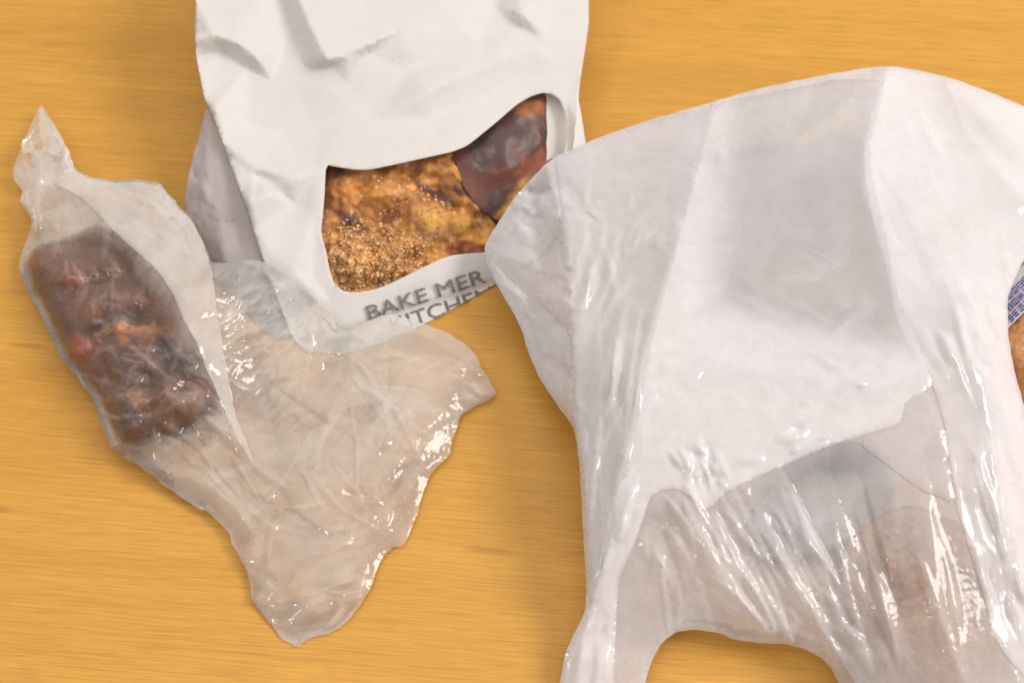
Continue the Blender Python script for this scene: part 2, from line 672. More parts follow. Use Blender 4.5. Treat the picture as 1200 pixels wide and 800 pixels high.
def gauss(x, y, cx, cy, rx, ry=None, ang=0):
    ry = ry or rx
    a = math.radians(ang)
    u = ((x - cx) * math.cos(a) + (y - cy) * math.sin(a)) / rx
    v = (-(x - cx) * math.sin(a) + (y - cy) * math.cos(a)) / ry
    return np.exp(-(u * u + v * v))


def smax(a, b, k=2.0):
    d = np.clip(0.5 + 0.5 * (a - b) / k, 0, 1)
    return b * (1 - d) + a * d + k * d * (1 - d)


# ------------------------------------------------------------------ table
def make_table():
    import bmesh
    bm = bmesh.new()
    x0, x1, y0, y1, th, r = -0.75, 0.75, -0.55, 0.75, 0.03, 0.003
    bmesh.ops.create_cube(bm, size=1)
    for v in bm.verts:
        v.co = Vector(((x0 + x1) / 2 + v.co.x * (x1 - x0), (y0 + y1) / 2 + v.co.y * (y1 - y0), -th / 2 + v.co.z * th))
    bmesh.ops.bevel(bm, geom=bm.edges[:], offset=r, segments=3, affect='EDGES')
    me = bpy.data.meshes.new('table')
    bm.to_mesh(me)
    bm.free()
    me.materials.append(M_wood)
    o = bpy.data.objects.new('table', me)
    C.objects.link(o)
    o['kind'] = 'structure'
    return o


make_table()


# ------------------------------------------------------------------ paper bag
def front_h(x, y):
    d = (x - 579) * -0.31 + (y - 334) * -0.95
    h = 1.5 + 0.13 * np.maximum(d, 0) + 11 * gauss(x, y, 505, 235, 130, 75, -20)
    h = h + 5 * gauss(x, y, 470, 60, 190, 60, -15)
    return np.minimum(h, h * np.clip(d / 14 + 0.35, 0.15, 1))


FRONT = [(222, -75), (230, 0), (228, 38), (232, 78), (240, 118), (246, 128), (262, 170), (283, 228), (297, 270),
         (308, 305), (326, 352), (342, 396), (360, 412), (400, 416), (450, 402), (500, 379), (540, 357), (579, 334),
         (640, 296), (660, 250), (672, 200), (678, 160), (677, 135), (679, 100), (685, 62), (690, 30), (690, 0), (694, -75)]
WINDOW = [(382, 193), (397, 196), (417, 199), (432, 199), (462, 193), (500, 184.5), (530, 178), (547, 171), (560, 161), (582, 143), (605, 123),
          (622, 113), (635, 109), (646, 110), (656, 117), (662, 133), (664.5, 150), (663, 170), (655, 195), (634, 232), (604, 270),
          (584, 290), (566, 296), (549, 297), (530, 299), (515, 304), (492, 315), (462, 330), (440, 339), (417, 343), (402, 341),
          (391, 332), (386, 315), (382, 294), (376, 272), (378, 255), (380, 232)]


def make_paper_bag():
    root = thing('paper_bag', 'white paper bakery bag leaning back, with a clear cut-out window and grey stamped lettering', 'paper bag')
    cr = [
        [(228, 46, 4), (250, 40, 5), (270, 47, 3.5), (286, 56, 3), (300, 68, 2.5)],
        [(232, 66, -3), (262, 62, -3.5), (290, 78, -3), (318, 94, -3.5), (345, 99, -3.5), (378, 96, -2)],
        [(335, -40, 3), (360, 25, 4.5), (372, 50, 4.5), (385, 71, 5)],
        [(385, 71, 5), (408, 64, 2.8), (430, 55, 2.4), (470, 36, 2), (520, 10, 2.2), (560, -20, 2)],
        [(388, 78, -1), (408, 98, -2.5), (428, 122, -3.2), (446, 140, -1)],
        [(320, -30, -3), (340, 40, -4), (358, 78, -3)],
        [(250, 128, 2), (290, 142, -4), (330, 158, -4.5), (372, 150, -4), (410, 132, -3)],
        [(300, 198, 1), (290, 238, 4), (316, 226, 3.6), (343, 212, 3), (370, 200, 1)],
        [(262, 175, -1.5), (300, 205, -2), (345, 240, -2.5), (368, 250, -1)],
        [(500, 108, 2.6), (530, 92, 2.2), (575, 76, 1.5), (620, 60, 0.8)],
        [(612, 18, 3.6), (640, 46, 0.5), (668, 60, 0)],
        [(540, -20, -1.5), (580, 6, -1.5), (612, 18, 3.6), (650, 8, 0.5)],
        [(500, 108, 2.6), (506, 140, -1.5), (512, 165, 0)],
        [(430, 60, -1), (480, 80, -2.4), (560, 50, -2.0), (600, 30, -1)],
        [(352, 300, 1.5), (366, 330, -1.2), (385, 352, -1), (430, 362, 0.2), (500, 335, 0.8)],
        [(320, 300, 1.0), (345, 318, 1.8), (372, 340, 1.0)],
        [(560, 120, -1.2), (610, 95, -1.6), (660, 80, -0.6)],
        [(455, 345, 0.9), (500, 328, 1.3), (560, 305, 0.8)],
    ]
    tin = planes([(x, y, z * 1.25) for c in cr for x, y, z in c], [len(c) for c in cr], [(x, y) for x, y, _ in resample([(x, y, 0) for x, y in FRONT], 55, True)])
    s = Sheet([(x, y, 0) for x, y in FRONT], [[(x, y, 0) for x, y, _ in c] for c in cr], 3.6, base=front_h, hole=WINDOW, seed=3, smooth=0, soft=1, ragged=0.15)
    fold = tin(s.x, s.y)
    for _ in range(2):
        fold = s.avg(fold, 0.5, ~s.bound)
    s.h += fold
    s.h = s.h + s.edge_fade(5) * (1.6 * facets(s.x, s.y, 120, 5) + 0.5 * facets(s.x, s.y, 60, 15))
    f = s.mesh('front_panel', M_paper, root)
    so = f.modifiers.new('thickness', 'SOLIDIFY')
    so.thickness = 0.00025
    # film behind the window
    big = np.array(WINDOW)
    c = big.mean(0)
    n = big - c
    big = c + n * (1 + 7 / np.hypot(n[:, 0], n[:, 1]))[:, None]
    wf = Sheet([(x, y, 0) for x, y in big], [], 4.0, base=lambda x, y: front_h(x, y) - 1.6, seed=6, smooth=0)
    fa = wf.edge_fade(3)
    wf.h += fa * (0.5 * facets(wf.x, wf.y, 60, 14)) + fa * ridges(wf.x, wf.y, [
        (388, 262, 16, 70, 6, 3, 0.9), (590, 190, 40, 130, 9, 5, 0.7), (440, 195, 40, -10, 8, 5, 0.5)])
    wf.mesh('window_film', M_window, root, op=np.full(len(wf.p), 0.015))
    # side gusset to the left, folded outward
    g = [(243, 122), (233, 158), (223, 198), (216, 236), (219, 252), (225, 262), (231, 290), (252, 330), (292, 372), (322, 398), (342, 396), (326, 352), (308, 305), (283, 228), (262, 170)]
    gh = [39, 31, 23, 16, 14, 12, 8, 4, 2, 1.5, 2.5, 9, 15, 25, 33]
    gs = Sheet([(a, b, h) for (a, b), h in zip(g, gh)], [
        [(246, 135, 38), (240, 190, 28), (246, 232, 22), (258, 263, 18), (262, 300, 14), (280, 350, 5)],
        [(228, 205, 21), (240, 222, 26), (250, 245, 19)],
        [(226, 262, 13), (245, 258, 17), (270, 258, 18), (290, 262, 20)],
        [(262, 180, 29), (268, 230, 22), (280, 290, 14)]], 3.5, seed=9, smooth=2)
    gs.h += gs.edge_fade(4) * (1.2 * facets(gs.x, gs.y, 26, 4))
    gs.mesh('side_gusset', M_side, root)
    g2 = [(677, 108), (682, 138), (687, 170), (686, 200), (672, 240), (664, 246), (668, 200), (674, 150)]
    hs2 = [30, 25, 21, 17, 12, 13, 19, 25]
    g2s = Sheet([(a, b, h) for (a, b), h in zip(g2, hs2)], [[(678, 125, 28), (681, 150, 24), (680, 190, 19)]], 3, seed=10, smooth=1)
    g2s.mesh('side_gusset', M_paper, root)
    st = [(640, 100), (672, 98), (676, 150), (674, 200), (650, 250), (630, 262), (640, 200), (641, 150)]
    i_ = Sheet([(x, y, 0) for x, y in st], [], 5, base=lambda x, y: front_h(x, y) - 6.5, seed=12, smooth=0)
    i_.mesh('inner_side', M_paper, root)
    # the back, standing behind the contents
    bs = Sheet([(x, y, 0) for x, y in FRONT], [], 12, base=lambda x, y: front_h(x, y) * 1.0, seed=11, smooth=0)
    lo = lift(np.array([[579.0, 334.0]]), [0])[0]

    def back(v):
        q = v.copy()
        k = np.clip((v[:, 2]) / 0.09, 0, 1)
        q[:, 1] += 0.058 - 0.04 * k
        q[:, 2] = np.maximum(v[:, 2] * 0.96 - 0.002, 0.0008)
        return q
    bs.mesh('back_panel', M_paper, root, off=back)
    # base and top closing strip between front and back
    fb = resample([(342, 396, 0), (360, 412, 0), (400, 416, 0), (450, 402, 0), (500, 379, 0), (540, 357, 0), (579, 334, 0), (640, 296, 0)], 10, False)
    va = lift(fb[:, :2], np.minimum(front_h(fb[:, 0], fb[:, 1]), 2.0))
    va[:, 2] = 0.0012
    vb = back(va)
    vb[:, 2] = 0.0009
    n = len(va)
    F = []
    for i in range(n - 1):
        F += [(i, i + 1, n + i), (i + 1, n + i + 1, n + i)]
    build('base_panel', np.concatenate([va, vb]), F, M_paper, root)
    # stamped lettering lying on the paper
    near_h = lookup(s)
    ang = math.radians(-18)
    for txt, ox, oy, cap, width in (('BAKE MER', 433, 375, 16.5, 144), ('KITCHEN', 461, 389, 16.5, 124)):
        cu = bpy.data.curves.new('lettering', 'FONT')
        cu.body = txt
        cu.offset = 0.0
        tmp = bpy.data.objects.new('lettering_source', cu)
        C.objects.link(tmp)
        bpy.context.view_layer.update()
        me = bpy.data.meshes.new_from_object(tmp.evaluated_get(bpy.context.evaluated_depsgraph_get()))
        bpy.data.objects.remove(tmp)
        import bmesh
        bm = bmesh.new()
        bm.from_mesh(me)
        bmesh.ops.triangulate(bm, faces=bm.faces[:])
        bm.verts.ensure_lookup_table()
        vs = np.array([v.co[:2] for v in bm.verts])
        Fs = np.array([[v.index for v in f.verts] for f in bm.faces])
        bm.free()
        for _ in range(3):
            n = len(vs)
            e = np.concatenate([Fs[:, [0, 1]], Fs[:, [1, 2]], Fs[:, [2, 0]]])
            u_, inv = np.unique(np.sort(e, 1), axis=0, return_inverse=True)
            vs = np.concatenate([vs, vs[u_].mean(1)])
            m = inv.reshape(3, -1) + n
            Fs = np.concatenate([np.stack([Fs[:, 0], m[0], m[2]], 1), np.stack([m[0], Fs[:, 1], m[1]], 1), np.stack([m[2], m[1], Fs[:, 2]], 1), np.stack([m[0], m[1], m[2]], 1)])
        lo_, hi_ = vs.min(0), vs.max(0)
        u = (vs[:, 0] - lo_[0]) / (hi_[0] - lo_[0]) * width
        vv = (vs[:, 1] - lo_[1]) / (hi_[1] - lo_[1]) * cap
        q = np.stack([ox + u * math.cos(ang) - vv * math.sin(-ang), oy + u * math.sin(ang) - vv * math.cos(ang)], 1)
        keep = np.array([inpoly(q[f], FRONT).all() for f in Fs])
        qs = [q + np.array([math.cos(ang), math.sin(ang)]) * dx + np.array([-math.sin(ang), math.cos(ang)]) * dy for dx, dy in ((-0.45, -0.3), (0.45, 0.3))]
        build('lettering', np.concatenate([lift(q_, near_h(q_) + 1.15 + 0.04 * n_) for n_, q_ in enumerate(qs)]), np.concatenate([Fs[keep], Fs[keep] + len(q)]), M_ink, root)
    settle(root)
    return root


make_paper_bag()


def make_pastries():
    # crumble topped pastry behind the window
    r1 = thing('crumble_pastry', 'golden pastry with sugary crumble topping inside the paper bag, behind the left of its window', 'pastry')
    ol = [(366, 196), (368, 240), (366, 275), (374, 318), (388, 346), (418, 352), (452, 344), (500, 322), (545, 306), (588, 299), (594, 284), (578, 258), (556, 236), (541, 208), (533, 178), (500, 176), (440, 186), (400, 188)]
    b = lambda x, y: front_h(x, y) - 8.0
    s = Sheet([(x, y, 0) for x, y in ol], [
        [(478, 210, -5), (505, 220, -6), (530, 236, -5), (545, 248, -4)],
        [(395, 255, -4), (412, 266, -4), (432, 272, -3)],
        [(446, 268, -3), (446, 250, -2), (460, 240, -1), (470, 252, -2)],
        [(500, 192, 2.5), (525, 200, 3), (548, 215, 2)],
        [(400, 222, 2), (430, 225, 3), (455, 232, 3), (475, 228, 2)],
        [(400, 300, 2.5), (430, 305, 3.5), (460, 298, 3)],
        [(490, 268, 2.0), (520, 262, 2.5), (550, 262, 1.5)],
        [(560, 285, 0), (580, 265, 1)]], 2.4, base=b, seed=21, smooth=6)
    fa = s.edge_fade(4)
    crumbzone = np.clip(gauss(s.x, s.y, 424, 314, 50, 34, -8) * 1.6 + 0.18 * gauss(s.x, s.y, 480, 225, 40, 8, 20), 0, 1)
    s.h += fa * (3.4 * fbm(s.x / 30, s.y / 30, 2, 3) + crumbzone * 1.9 * fbm(s.x / 8, s.y / 8, 5, 2))
    gold = srgb(200, 138, 62)
    col = paint(s.x, s.y, gold, [
        (430, 310, 62, 42, -10, srgb(216, 166, 104), 0.9),
        (415, 230, 34, 14, 5, srgb(196, 126, 48), 0.8),
        (475, 226, 42, 12, 22, srgb(205, 148, 90), 0.7),
        (515, 270, 46, 24, -10, srgb(198, 146, 66), 0.95),
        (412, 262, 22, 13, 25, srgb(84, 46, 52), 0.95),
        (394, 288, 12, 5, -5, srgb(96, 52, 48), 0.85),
        (456, 255, 17, 11, -30, srgb(140, 66, 22), 0.85),
        (456, 275, 12, 6, 0, srgb(140, 58, 30), 0.8),
        (378, 225, 7, 40, 2, srgb(120, 70, 45), 0.7),
        (384, 198, 26, 7, 3, srgb(120, 74, 48), 0.7),
        (508, 226, 38, 6, 32, srgb(86, 42, 26), 0.9),  # dark line down the modelled crevice, its shade painted in
        (528, 198, 34, 10, 14, srgb(200, 138, 66), 0.75),
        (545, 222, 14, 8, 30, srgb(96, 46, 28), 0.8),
        (540, 292, 28, 9, -6, srgb(150, 70, 52), 0.8),
        (582, 250, 12, 34, 38, srgb(212, 160, 78), 0.9),
        (418, 342, 30, 8, -4, srgb(205, 150, 60), 0.7)], 4, 7)
    mott = np.clip(0.5 + 1.1 * fbm(s.x / 24, s.y / 24, 77, 3), 0, 1)[:, None]
    col = col * (0.62 + 0.55 * mott) * (1 - 0.18 * (1 - mott) * np.array([[0, 1, 1.6]]))
    s.closed('pastry_body', M_crumb, r1, np.maximum(s.under(3.0, 30), 1.5), col)
    # sugar crumbs
    rnd = np.random.RandomState(5)
    base = np.array([(0, 0, 1), (0.894, 0, 0.447), (0.276, 0.851, 0.447), (-0.724, 0.526, 0.447), (-0.724, -0.526, 0.447), (0.276, -0.851, 0.447),
                     (0.724, 0.526, -0.447), (-0.276, 0.851, -0.447), (-0.894, 0, -0.447), (-0.276, -0.851, -0.447), (0.724, -0.526, -0.447), (0, 0, -1)])
    bf = np.array([(0, 1, 2), (0, 2, 3), (0, 3, 4), (0, 4, 5), (0, 5, 1), (1, 6, 2), (2, 7, 3), (3, 8, 4), (4, 9, 5), (5, 10, 1), (6, 7, 2), (7, 8, 3), (8, 9, 4), (9, 10, 5), (10, 6, 1), (11, 7, 6), (11, 8, 7), (11, 9, 8), (11, 10, 9), (11, 6, 10)])
    pr = crumbzone * fa
    pick = rnd.choice(len(s.p), 2400, p=pr / pr.sum())
    top = lift(s.p, s.h)
    V, F, K = [], [], []
    pal = [srgb(222, 172, 116), srgb(208, 152, 84), srgb(232, 190, 136), srgb(190, 126, 62), srgb(216, 158, 100)]
    for n, i in enumerate(pick):
        r = rnd.uniform(0.0004, 0.0013)
        q = base * rnd.uniform(0.6, 1.3, (12, 1)) * r
        q[:, 2] *= 0.6
        a = rnd.uniform(0, 6.3)
        ca, sa = math.cos(a), math.sin(a)
        q = np.stack([q[:, 0] * ca - q[:, 1] * sa, q[:, 0] * sa + q[:, 1] * ca, q[:, 2]], 1)
        V.append(q + top[i] + np.array([rnd.uniform(-.0006, .0006), rnd.uniform(-.0006, .0006), -r * 0.1]))
        F.append(bf + 12 * n)
        K.append(np.tile(np.array(pal[rnd.randint(5)]), (12, 1)))
    o = build('crumb', np.concatenate(V), np.concatenate(F), M_crumb, r1, None, np.concatenate(K))
    o['kind'] = 'stuff'
    settle(r1)
    # dark glazed piece
    r2 = thing('glazed_bread', 'dark purple-brown glossy bread inside the paper bag, behind the upper right of its window', 'bread')
    ol = [(530, 180), (548, 150), (585, 122), (618, 106), (640, 106), (641, 150), (648, 172), (655, 196), (640, 226), (610, 252), (590, 262), (560, 246), (540, 215)]
    s = Sheet([(x, y, 0) for x, y in ol], [
        [(556, 178, 2), (590, 150, 3.5), (620, 130, 3), (634, 120, 1)],
        [(560, 200, -3), (580, 205, -3.5), (610, 196, -1), (640, 160, -2)],
        [(575, 225, 2), (600, 215, 3), (628, 195, 2)],
        ], 3.0, base=lambda x, y: front_h(x, y) - 7.0, seed=23, smooth=5)
    s.h += s.edge_fade(4) * 1.0 * fbm(s.x / 34, s.y / 34, 9, 2)
    col = paint(s.x, s.y, srgb(92, 40, 24), [
        (595, 160, 60, 24, -38, srgb(62, 32, 28), 0.8),
        (565, 165, 22, 12, -30, srgb(52, 34, 30), 0.8),
        (625, 127, 24, 9, -6, srgb(150, 84, 34), 0.9),
        (632, 112, 14, 4, 0, srgb(90, 42, 26), 0.9),
        (632, 190, 34, 12, -48, srgb(138, 72, 40), 0.9),
        (600, 235, 34, 8, -48, srgb(206, 150, 66), 0.95),
        (583, 235, 26, 12, -45, srgb(78, 38, 32), 0.8),
        (603, 172, 14, 9, 0, srgb(100, 54, 46), 0.7)], 8, 6)
    s.closed('crust', M_glaze, r2, np.maximum(s.under(6.0, 26), 3), col)
    settle(r2)


make_pastries()


# ------------------------------------------------------------------ thin bag with a dark bread
BREAD = [(28, 308), (40, 288), (62, 283), (84, 276), (120, 259), (160, 284), (196, 316), (212, 344), (220, 384), (246, 420), (262, 446), (256, 482), (232, 500), (208, 514), (186, 512), (162, 523), (140, 523), (126, 499), (114, 466), (101, 450), (87, 431), (72, 412), (61, 387), (50, 363), (35, 337)]


def bread_top(x, y):
    p = np.stack([x, y], 1)
    d = np.full(len(x), 1e9)
    n = len(BREAD)
    for i in range(n):
        a, b = np.array(BREAD[i], float), np.array(BREAD[(i + 1) % n], float)
        t = np.clip(((p - a) @ (b - a)) / ((b - a) @ (b - a)), 0, 1)
        d = np.minimum(d, np.hypot(*(p - a - t[:, None] * (b - a)).T))
    d = np.where(inpoly(p, BREAD), d, 0)
    k = np.clip(d / 62, 0, 1)
    groove = gauss(x, y, 168, 392, 60, 7, 3) + 0.8 * gauss(x, y, 120, 425, 50, 6, 62) + 0.7 * gauss(x, y, 110, 330, 60, 7, -12) + 0.7 * gauss(x, y, 190, 470, 50, 7, -30)
    return 2 + np.sqrt(1 - (1 - k) ** 2) * (27 * (1 + 0.10 * perlin(x / 50, y / 50, 3)) - 3.2 * groove + 3.5 * perlin(x / 32, y / 32, 8))


def make_small_bag():
    root = thing('thin_plastic_bag', 'thin translucent plastic bag with a dark bread in it, left of the paper bag', 'plastic bag')
    global OUT_SMALL
    OUT_SMALL = OUT = [(48, 122, 9), (60, 140, 12), (69, 156, 13), (80, 175, 14), (88, 198, 15), (97, 205, 16), (105, 207, 18), (131, 212, 22), (161, 210, 26), (187, 215, 30), (199, 229, 33),
           (214, 246, 35), (225, 257, 36), (240, 287, 37), (247, 307, 37), (262, 308, 36), (285, 304, 35), (307, 306, 33), (326, 317, 30), (349, 332, 26), (370, 350, 23), (388, 370, 21), (402, 389, 19),
           (411, 386, 17), (432, 375, 17), (455, 367, 18), (477, 373, 19), (500, 381, 18), (526, 390, 17), (549, 405, 15), (560, 420, 13), (569, 439, 11), (582, 461, 9), (575, 468, 8), (556, 476, 8), (541, 485, 9),
           (536, 496, 10), (531, 515, 10), (526, 534, 9), (507, 552, 8), (496, 575, 8), (489, 601, 7), (477, 631, 6), (470, 641, 5), (459, 642, 6), (447, 654, 7), (436, 684, 7), (425, 706, 6), (406, 729, 5),
           (387, 742, 4), (361, 747, 3), (352, 757, 2), (347, 758, 2), (331, 749, 2), (316, 729, 4), (301, 710, 6), (294, 702, 7), (293, 680, 9), (284, 657, 11), (273, 639, 12), (267, 622, 12), (241, 597, 11), (236, 598, 11),
           (210, 581, 10), (180, 559, 9), (161, 544, 9), (141, 534, 9), (131, 525, 9), (120, 502, 11), (109, 465, 12), (96, 450, 12), (81, 431, 12), (67, 412, 11), (56, 386, 11), (45, 362, 10), (30, 337, 9), (22, 313, 8),
           (26, 295, 8), (34, 276, 8), (37, 254, 10), (30, 244, 12), (23, 236, 13), (26, 224, 12), (17, 212, 9), (14, 198, 9), (22, 180, 12), (25, 168, 16), (31, 160, 14), (38, 141, 11)]
    CR = [
        # tail
        [(46, 128, 12), (50, 165, 22), (48, 200, 24), (40, 235, 22), (42, 270, 20)],
        [(26, 168, 18), (34, 178, 24), (44, 176, 15), (52, 170, 24), (62, 176, 15), (70, 184, 20)],
        [(70, 165, 10), (62, 200, 11), (66, 222, 18)],
        [(28, 238, 17), (36, 252, 12), (40, 258, 20)],
        # rim of the folded part
        [(64, 216, 20), (90, 228, 24), (112, 246, 29), (131, 269, 35), (165, 299, 40), (187, 321, 43), (204, 344, 43), (214, 374, 42), (229, 397, 41), (240, 427, 37), (255, 461, 32), (270, 499, 27), (285, 525, 25), (300, 549, 24)],
        [(247, 310, 40), (251, 337, 38), (262, 412, 31), (270, 461, 25), (277, 502, 20), (300, 545, 23)],
        [(70, 256, 22), (100, 262, 26), (130, 275, 32), (160, 301, 36)],
        [(150, 213, 28), (165, 222, 32), (190, 220, 33)],
        # mouth part
        [(300, 549, 24), (335, 571, 24), (365, 574, 23), (395, 573, 26), (430, 568, 21), (455, 560, 17), (475, 548, 14)],
        [(395, 573, 26), (412, 590, 20), (430, 612, 18), (436, 618, 13)],
        [(400, 577, 24), (425, 582, 14), (446, 585, 15), (436, 620, 13)],
        [(340, 500, 19), (370, 535, 22), (395, 573, 26)],
        [(285, 660, 14), (308, 618, 20), (335, 590, 22), (338, 572, 24)],
        [(293, 702, 11), (330, 692, 13), (365, 680, 15), (400, 668, 12)],
        [(365, 715, 12), (375, 706, 14), (400, 702, 9), (425, 700, 8)],
        [(402, 392, 22), (400, 420, 20), (398, 448, 27), (404, 466, 21), (415, 476, 25), (432, 478, 18)],
        [(410, 390, 20), (450, 410, 25), (500, 424, 23), (540, 428, 17), (560, 432, 14)],
        [(548, 446, 12), (558, 458, 18), (578, 462, 10)],
        [(540, 430, 18), (548, 446, 12), (520, 480, 18), (495, 505, 24), (478, 530, 20), (455, 560, 17)],
        [(458, 502, 21), (452, 522, 27), (448, 530, 20)],
        [(310, 320, 36), (345, 352, 33), (372, 400, 29), (380, 450, 25), (360, 500, 20)],
        [(280, 320, 34), (285, 380, 27), (300, 440, 22), (320, 500, 17), (338, 572, 24)],
        [(160, 545, 14), (220, 560, 18), (270, 590, 20), (310, 640, 17), (330, 690, 13)],
        [(196, 520, 20), (240, 545, 20), (290, 560, 21), (338, 575, 24)],
        [(130, 525, 14), (150, 515, 22), (180, 505, 26)],
        [(200, 395, 38), (222, 440, 33), (255, 495, 27)],
    ]
    def flat(x, y):
        mouth = 1 / (1 + math.exp(-((x - 250) * 0.8 + (y - 480) * 0.6) / 35))
        overpaper = math.exp(-(((x - 330) / 90) ** 2 + ((y - 330) / 60) ** 2))
        return 0.85 - 0.37 * mott(mouth, overpaper)

    def mott(m, o):
        return m * (1 - 0.75 * o)
    CR = [[(x, y, z * flat(x, y)) for x, y, z in c] for c in CR]
    OUT = [(x, y, z * flat(x, y) * (0.75 if x > 200 or y < 190 else 1)) for x, y, z in OUT]
    s = Sheet(OUT, CR, 2.4, seed=31, smooth=2, soft=1, ragged=0.6)
    s.h = smax(s.h, np.where(s.bound | (bread_top(s.x, s.y) < 2.6), -20, bread_top(s.x, s.y) + 1.4), 3.0)
    fa = s.edge_fade(5)
    contact = np.clip(1.15 - (s.h - bread_top(s.x, s.y) - 1.4) / 14, 0, 1) * np.clip((bread_top(s.x, s.y) - 5) / 10, 0, 1)
    W = ridges(s.x, s.y, [
        (95, 300, 70, 60, 8, 4, 0.9), (150, 350, 60, 110, 8, 4, 1.0), (170, 420, 60, 120, 7, 4, 1.1), (110, 420, 55, 60, 7, 4, 1.0), (180, 480, 60, 20, 7, 4, 1.1), (130, 490, 45, 60, 7, 4, 1.1),
        (60, 250, 60, 80, 9, 4, 0.8), (300, 340, 60, -50, 8, 6, 0.8), (300, 400, 55, -40, 8, 6, 0.8), (230, 480, 60, 55, 8, 6, 0.7), (330, 440, 60, -35, 9, 7, 0.6), (390, 620, 70, -50, 16, 5, 0.5),
        (480, 420, 70, 20, 14, 5, 0.6), (540, 440, 40, 60, 9, 3, 0.7), (380, 720, 50, -30, 10, 4, 0.7), (440, 520, 60, -60, 14, 5, 0.6), (220, 570, 70, 35, 12, 6, 0.6), (160, 240, 70, 25, 10, 5, 0.8)])
    ST = strokes(s.x, s.y, [
        (150, 370, 60, 115, 24, 44, 3, 0.8, 30), (110, 420, 50, 60, 30, 40, 3, 0.8, 20), (180, 450, 60, 20, 22, 50, 3, 0.8, 26), (130, 490, 35, 60, 30, 34, 3, 0.8, 22), (215, 490, 45, 35, 16, 50, 3, 0.7, 24),
        (95, 290, 55, 70, 30, 34, 3, 0.7, 45), (40, 200, 30, 75, 20, 36, 3, 0.7, 20), (50, 180, 24, 45, 20, 24, 4, 1.2, 10),
        (300, 360, 50, -35, 16, 46, 3, 0.55, 80), (320, 430, 50, -48, 14, 50, 3, 0.5, 50), (270, 400, 30, -20, 16, 36, 3, 0.5, 30), (240, 480, 45, 52, 8, 60, 5, 0.8, 22), (300, 590, 60, 45, 14, 60, 6, 0.6, 14),
        (470, 420, 60, 15, 20, 50, 6, 0.7, 18), (550, 450, 24, 30, 25, 30, 5, 0.9, 12), (400, 470, 60, 60, 40, 40, 6, 0.5, 14), (470, 520, 50, 120, 20, 50, 5, 0.7, 16), (440, 600, 25, 60, 20, 30, 5, 0.8, 8), (370, 680, 55, -40, 25, 55, 6, 0.6, 16), (160, 240, 60, 20, 14, 50, 5, 0.8, 20),
        (420, 480, 70, 55, 40, 120, 4, 0.9, 12), (350, 600, 60, 60, 35, 110, 4, 0.9, 10), (480, 450, 50, 20, 30, 90, 4, 0.8, 8), (390, 690, 40, -20, 40, 70, 4, 0.9, 8), (260, 570, 50, 40, 12, 120, 4, 0.9, 8)], 2.4, 1)
    s.h += fa * (0.2 * W + ST + 1.5 * facets(s.x, s.y, 85, 3) + 0.3 * facets(s.x, s.y, 30, 6))
    cells = facets(s.x, s.y, 62, 5, True) + 0.6 * facets(s.x, s.y, 34, 9, True)
    op = 0.24 - 0.215 * contact + 0.11 * cells * (1 - 0.8 * contact) + 0.04 * fbm(s.x / 40, s.y / 40, 12, 3) + np.clip(ST, 0, 1) * 0.12 + 0.22 * gauss(s.x, s.y, 440, 385, 40, 16, -10)
    op += 0.10 * gauss(s.x, s.y, 400, 480, 120, 90) + 0.08 * gauss(s.x, s.y, 300, 350, 60, 60) - 0.05 * gauss(s.x, s.y, 170, 560, 60, 30, 30)
    s.mesh('front_panel', M_thin, root, op=np.clip(op, 0.04, 0.9))
    hb = s.under(1.0, 22)
    hb = np.where(s.bound, hb, np.minimum(hb + 0.6 * facets(s.x, s.y, 40, 13) + 0.4, s.h - 0.5))
    s.mesh('back_panel', M_thin, root, h=np.maximum(hb, 0.5), op=np.clip(0.23 + 0.08 * fbm(s.x / 50, s.y / 50, 3, 2), 0.1, 0.9), flip=True)
    # turned-over flap lying on the front
    FL = [(64, 216), (90, 228), (112, 246), (131, 269), (165, 299), (187, 321), (204, 344), (214, 374), (229, 397), (240, 427), (255, 461), (270, 499), (285, 525), (300, 549), (291, 520), (277, 490), (270, 455), (262, 412), (255, 370), (251, 337), (246, 309), (239, 288), (224, 258), (213, 248), (198, 231), (186, 218), (161, 213), (131, 215), (105, 210), (90, 202), (74, 204)]

    look = lookup(s)
    f = Sheet([(x, y, 0) for x, y in FL], [], 3.0, seed=33, smooth=0, ragged=0.6)
    f.h = look(f.p) + 0.45
    f.h += f.edge_fade(3) * (0.5 + 0.8 * facets(f.x, f.y, 45, 4) + strokes(f.x, f.y, [(150, 250, 60, 35, 18, 40, 4, 0.8, 24), (230, 350, 40, 65, 18, 45, 4, 0.8, 20), (260, 450, 30, 60, 10, 50, 4, 0.7, 10)], 3.0, 3) + 0.3 * ridges(f.x, f.y, [(200, 280, 70, 30, 9, 5, 0.9), (240, 390, 60, 70, 9, 6, 0.7), (110, 225, 50, 20, 8, 4, 0.7)]))
    f.mesh('folded_flap', M_thin, root, op=np.full(len(f.p), 0.42) + 0.08 * fbm(f.x / 30, f.y / 30, 2, 2))
    settle(root)

    r2 = thing('dark_bread', 'dark brown savoury bread with reddish and tan toppings, wrapped in the thin plastic bag', 'bread')
    ol = BREAD
    b = Sheet([(x, y, 3) for x, y in ol], [], 3.2, seed=35, smooth=0, ragged=1.5)
    bt = bread_top(b.x, b.y)
    b.h = np.where(b.bound, 3, np.maximum(bt, 3.2))
    for _ in range(4):
        b.h = b.avg(b.h, 0.5, ~b.bound)
    b.h += b.edge_fade(5) * (1.6 * fbm(b.x / 24, b.y / 24, 6, 3) - 1.4)
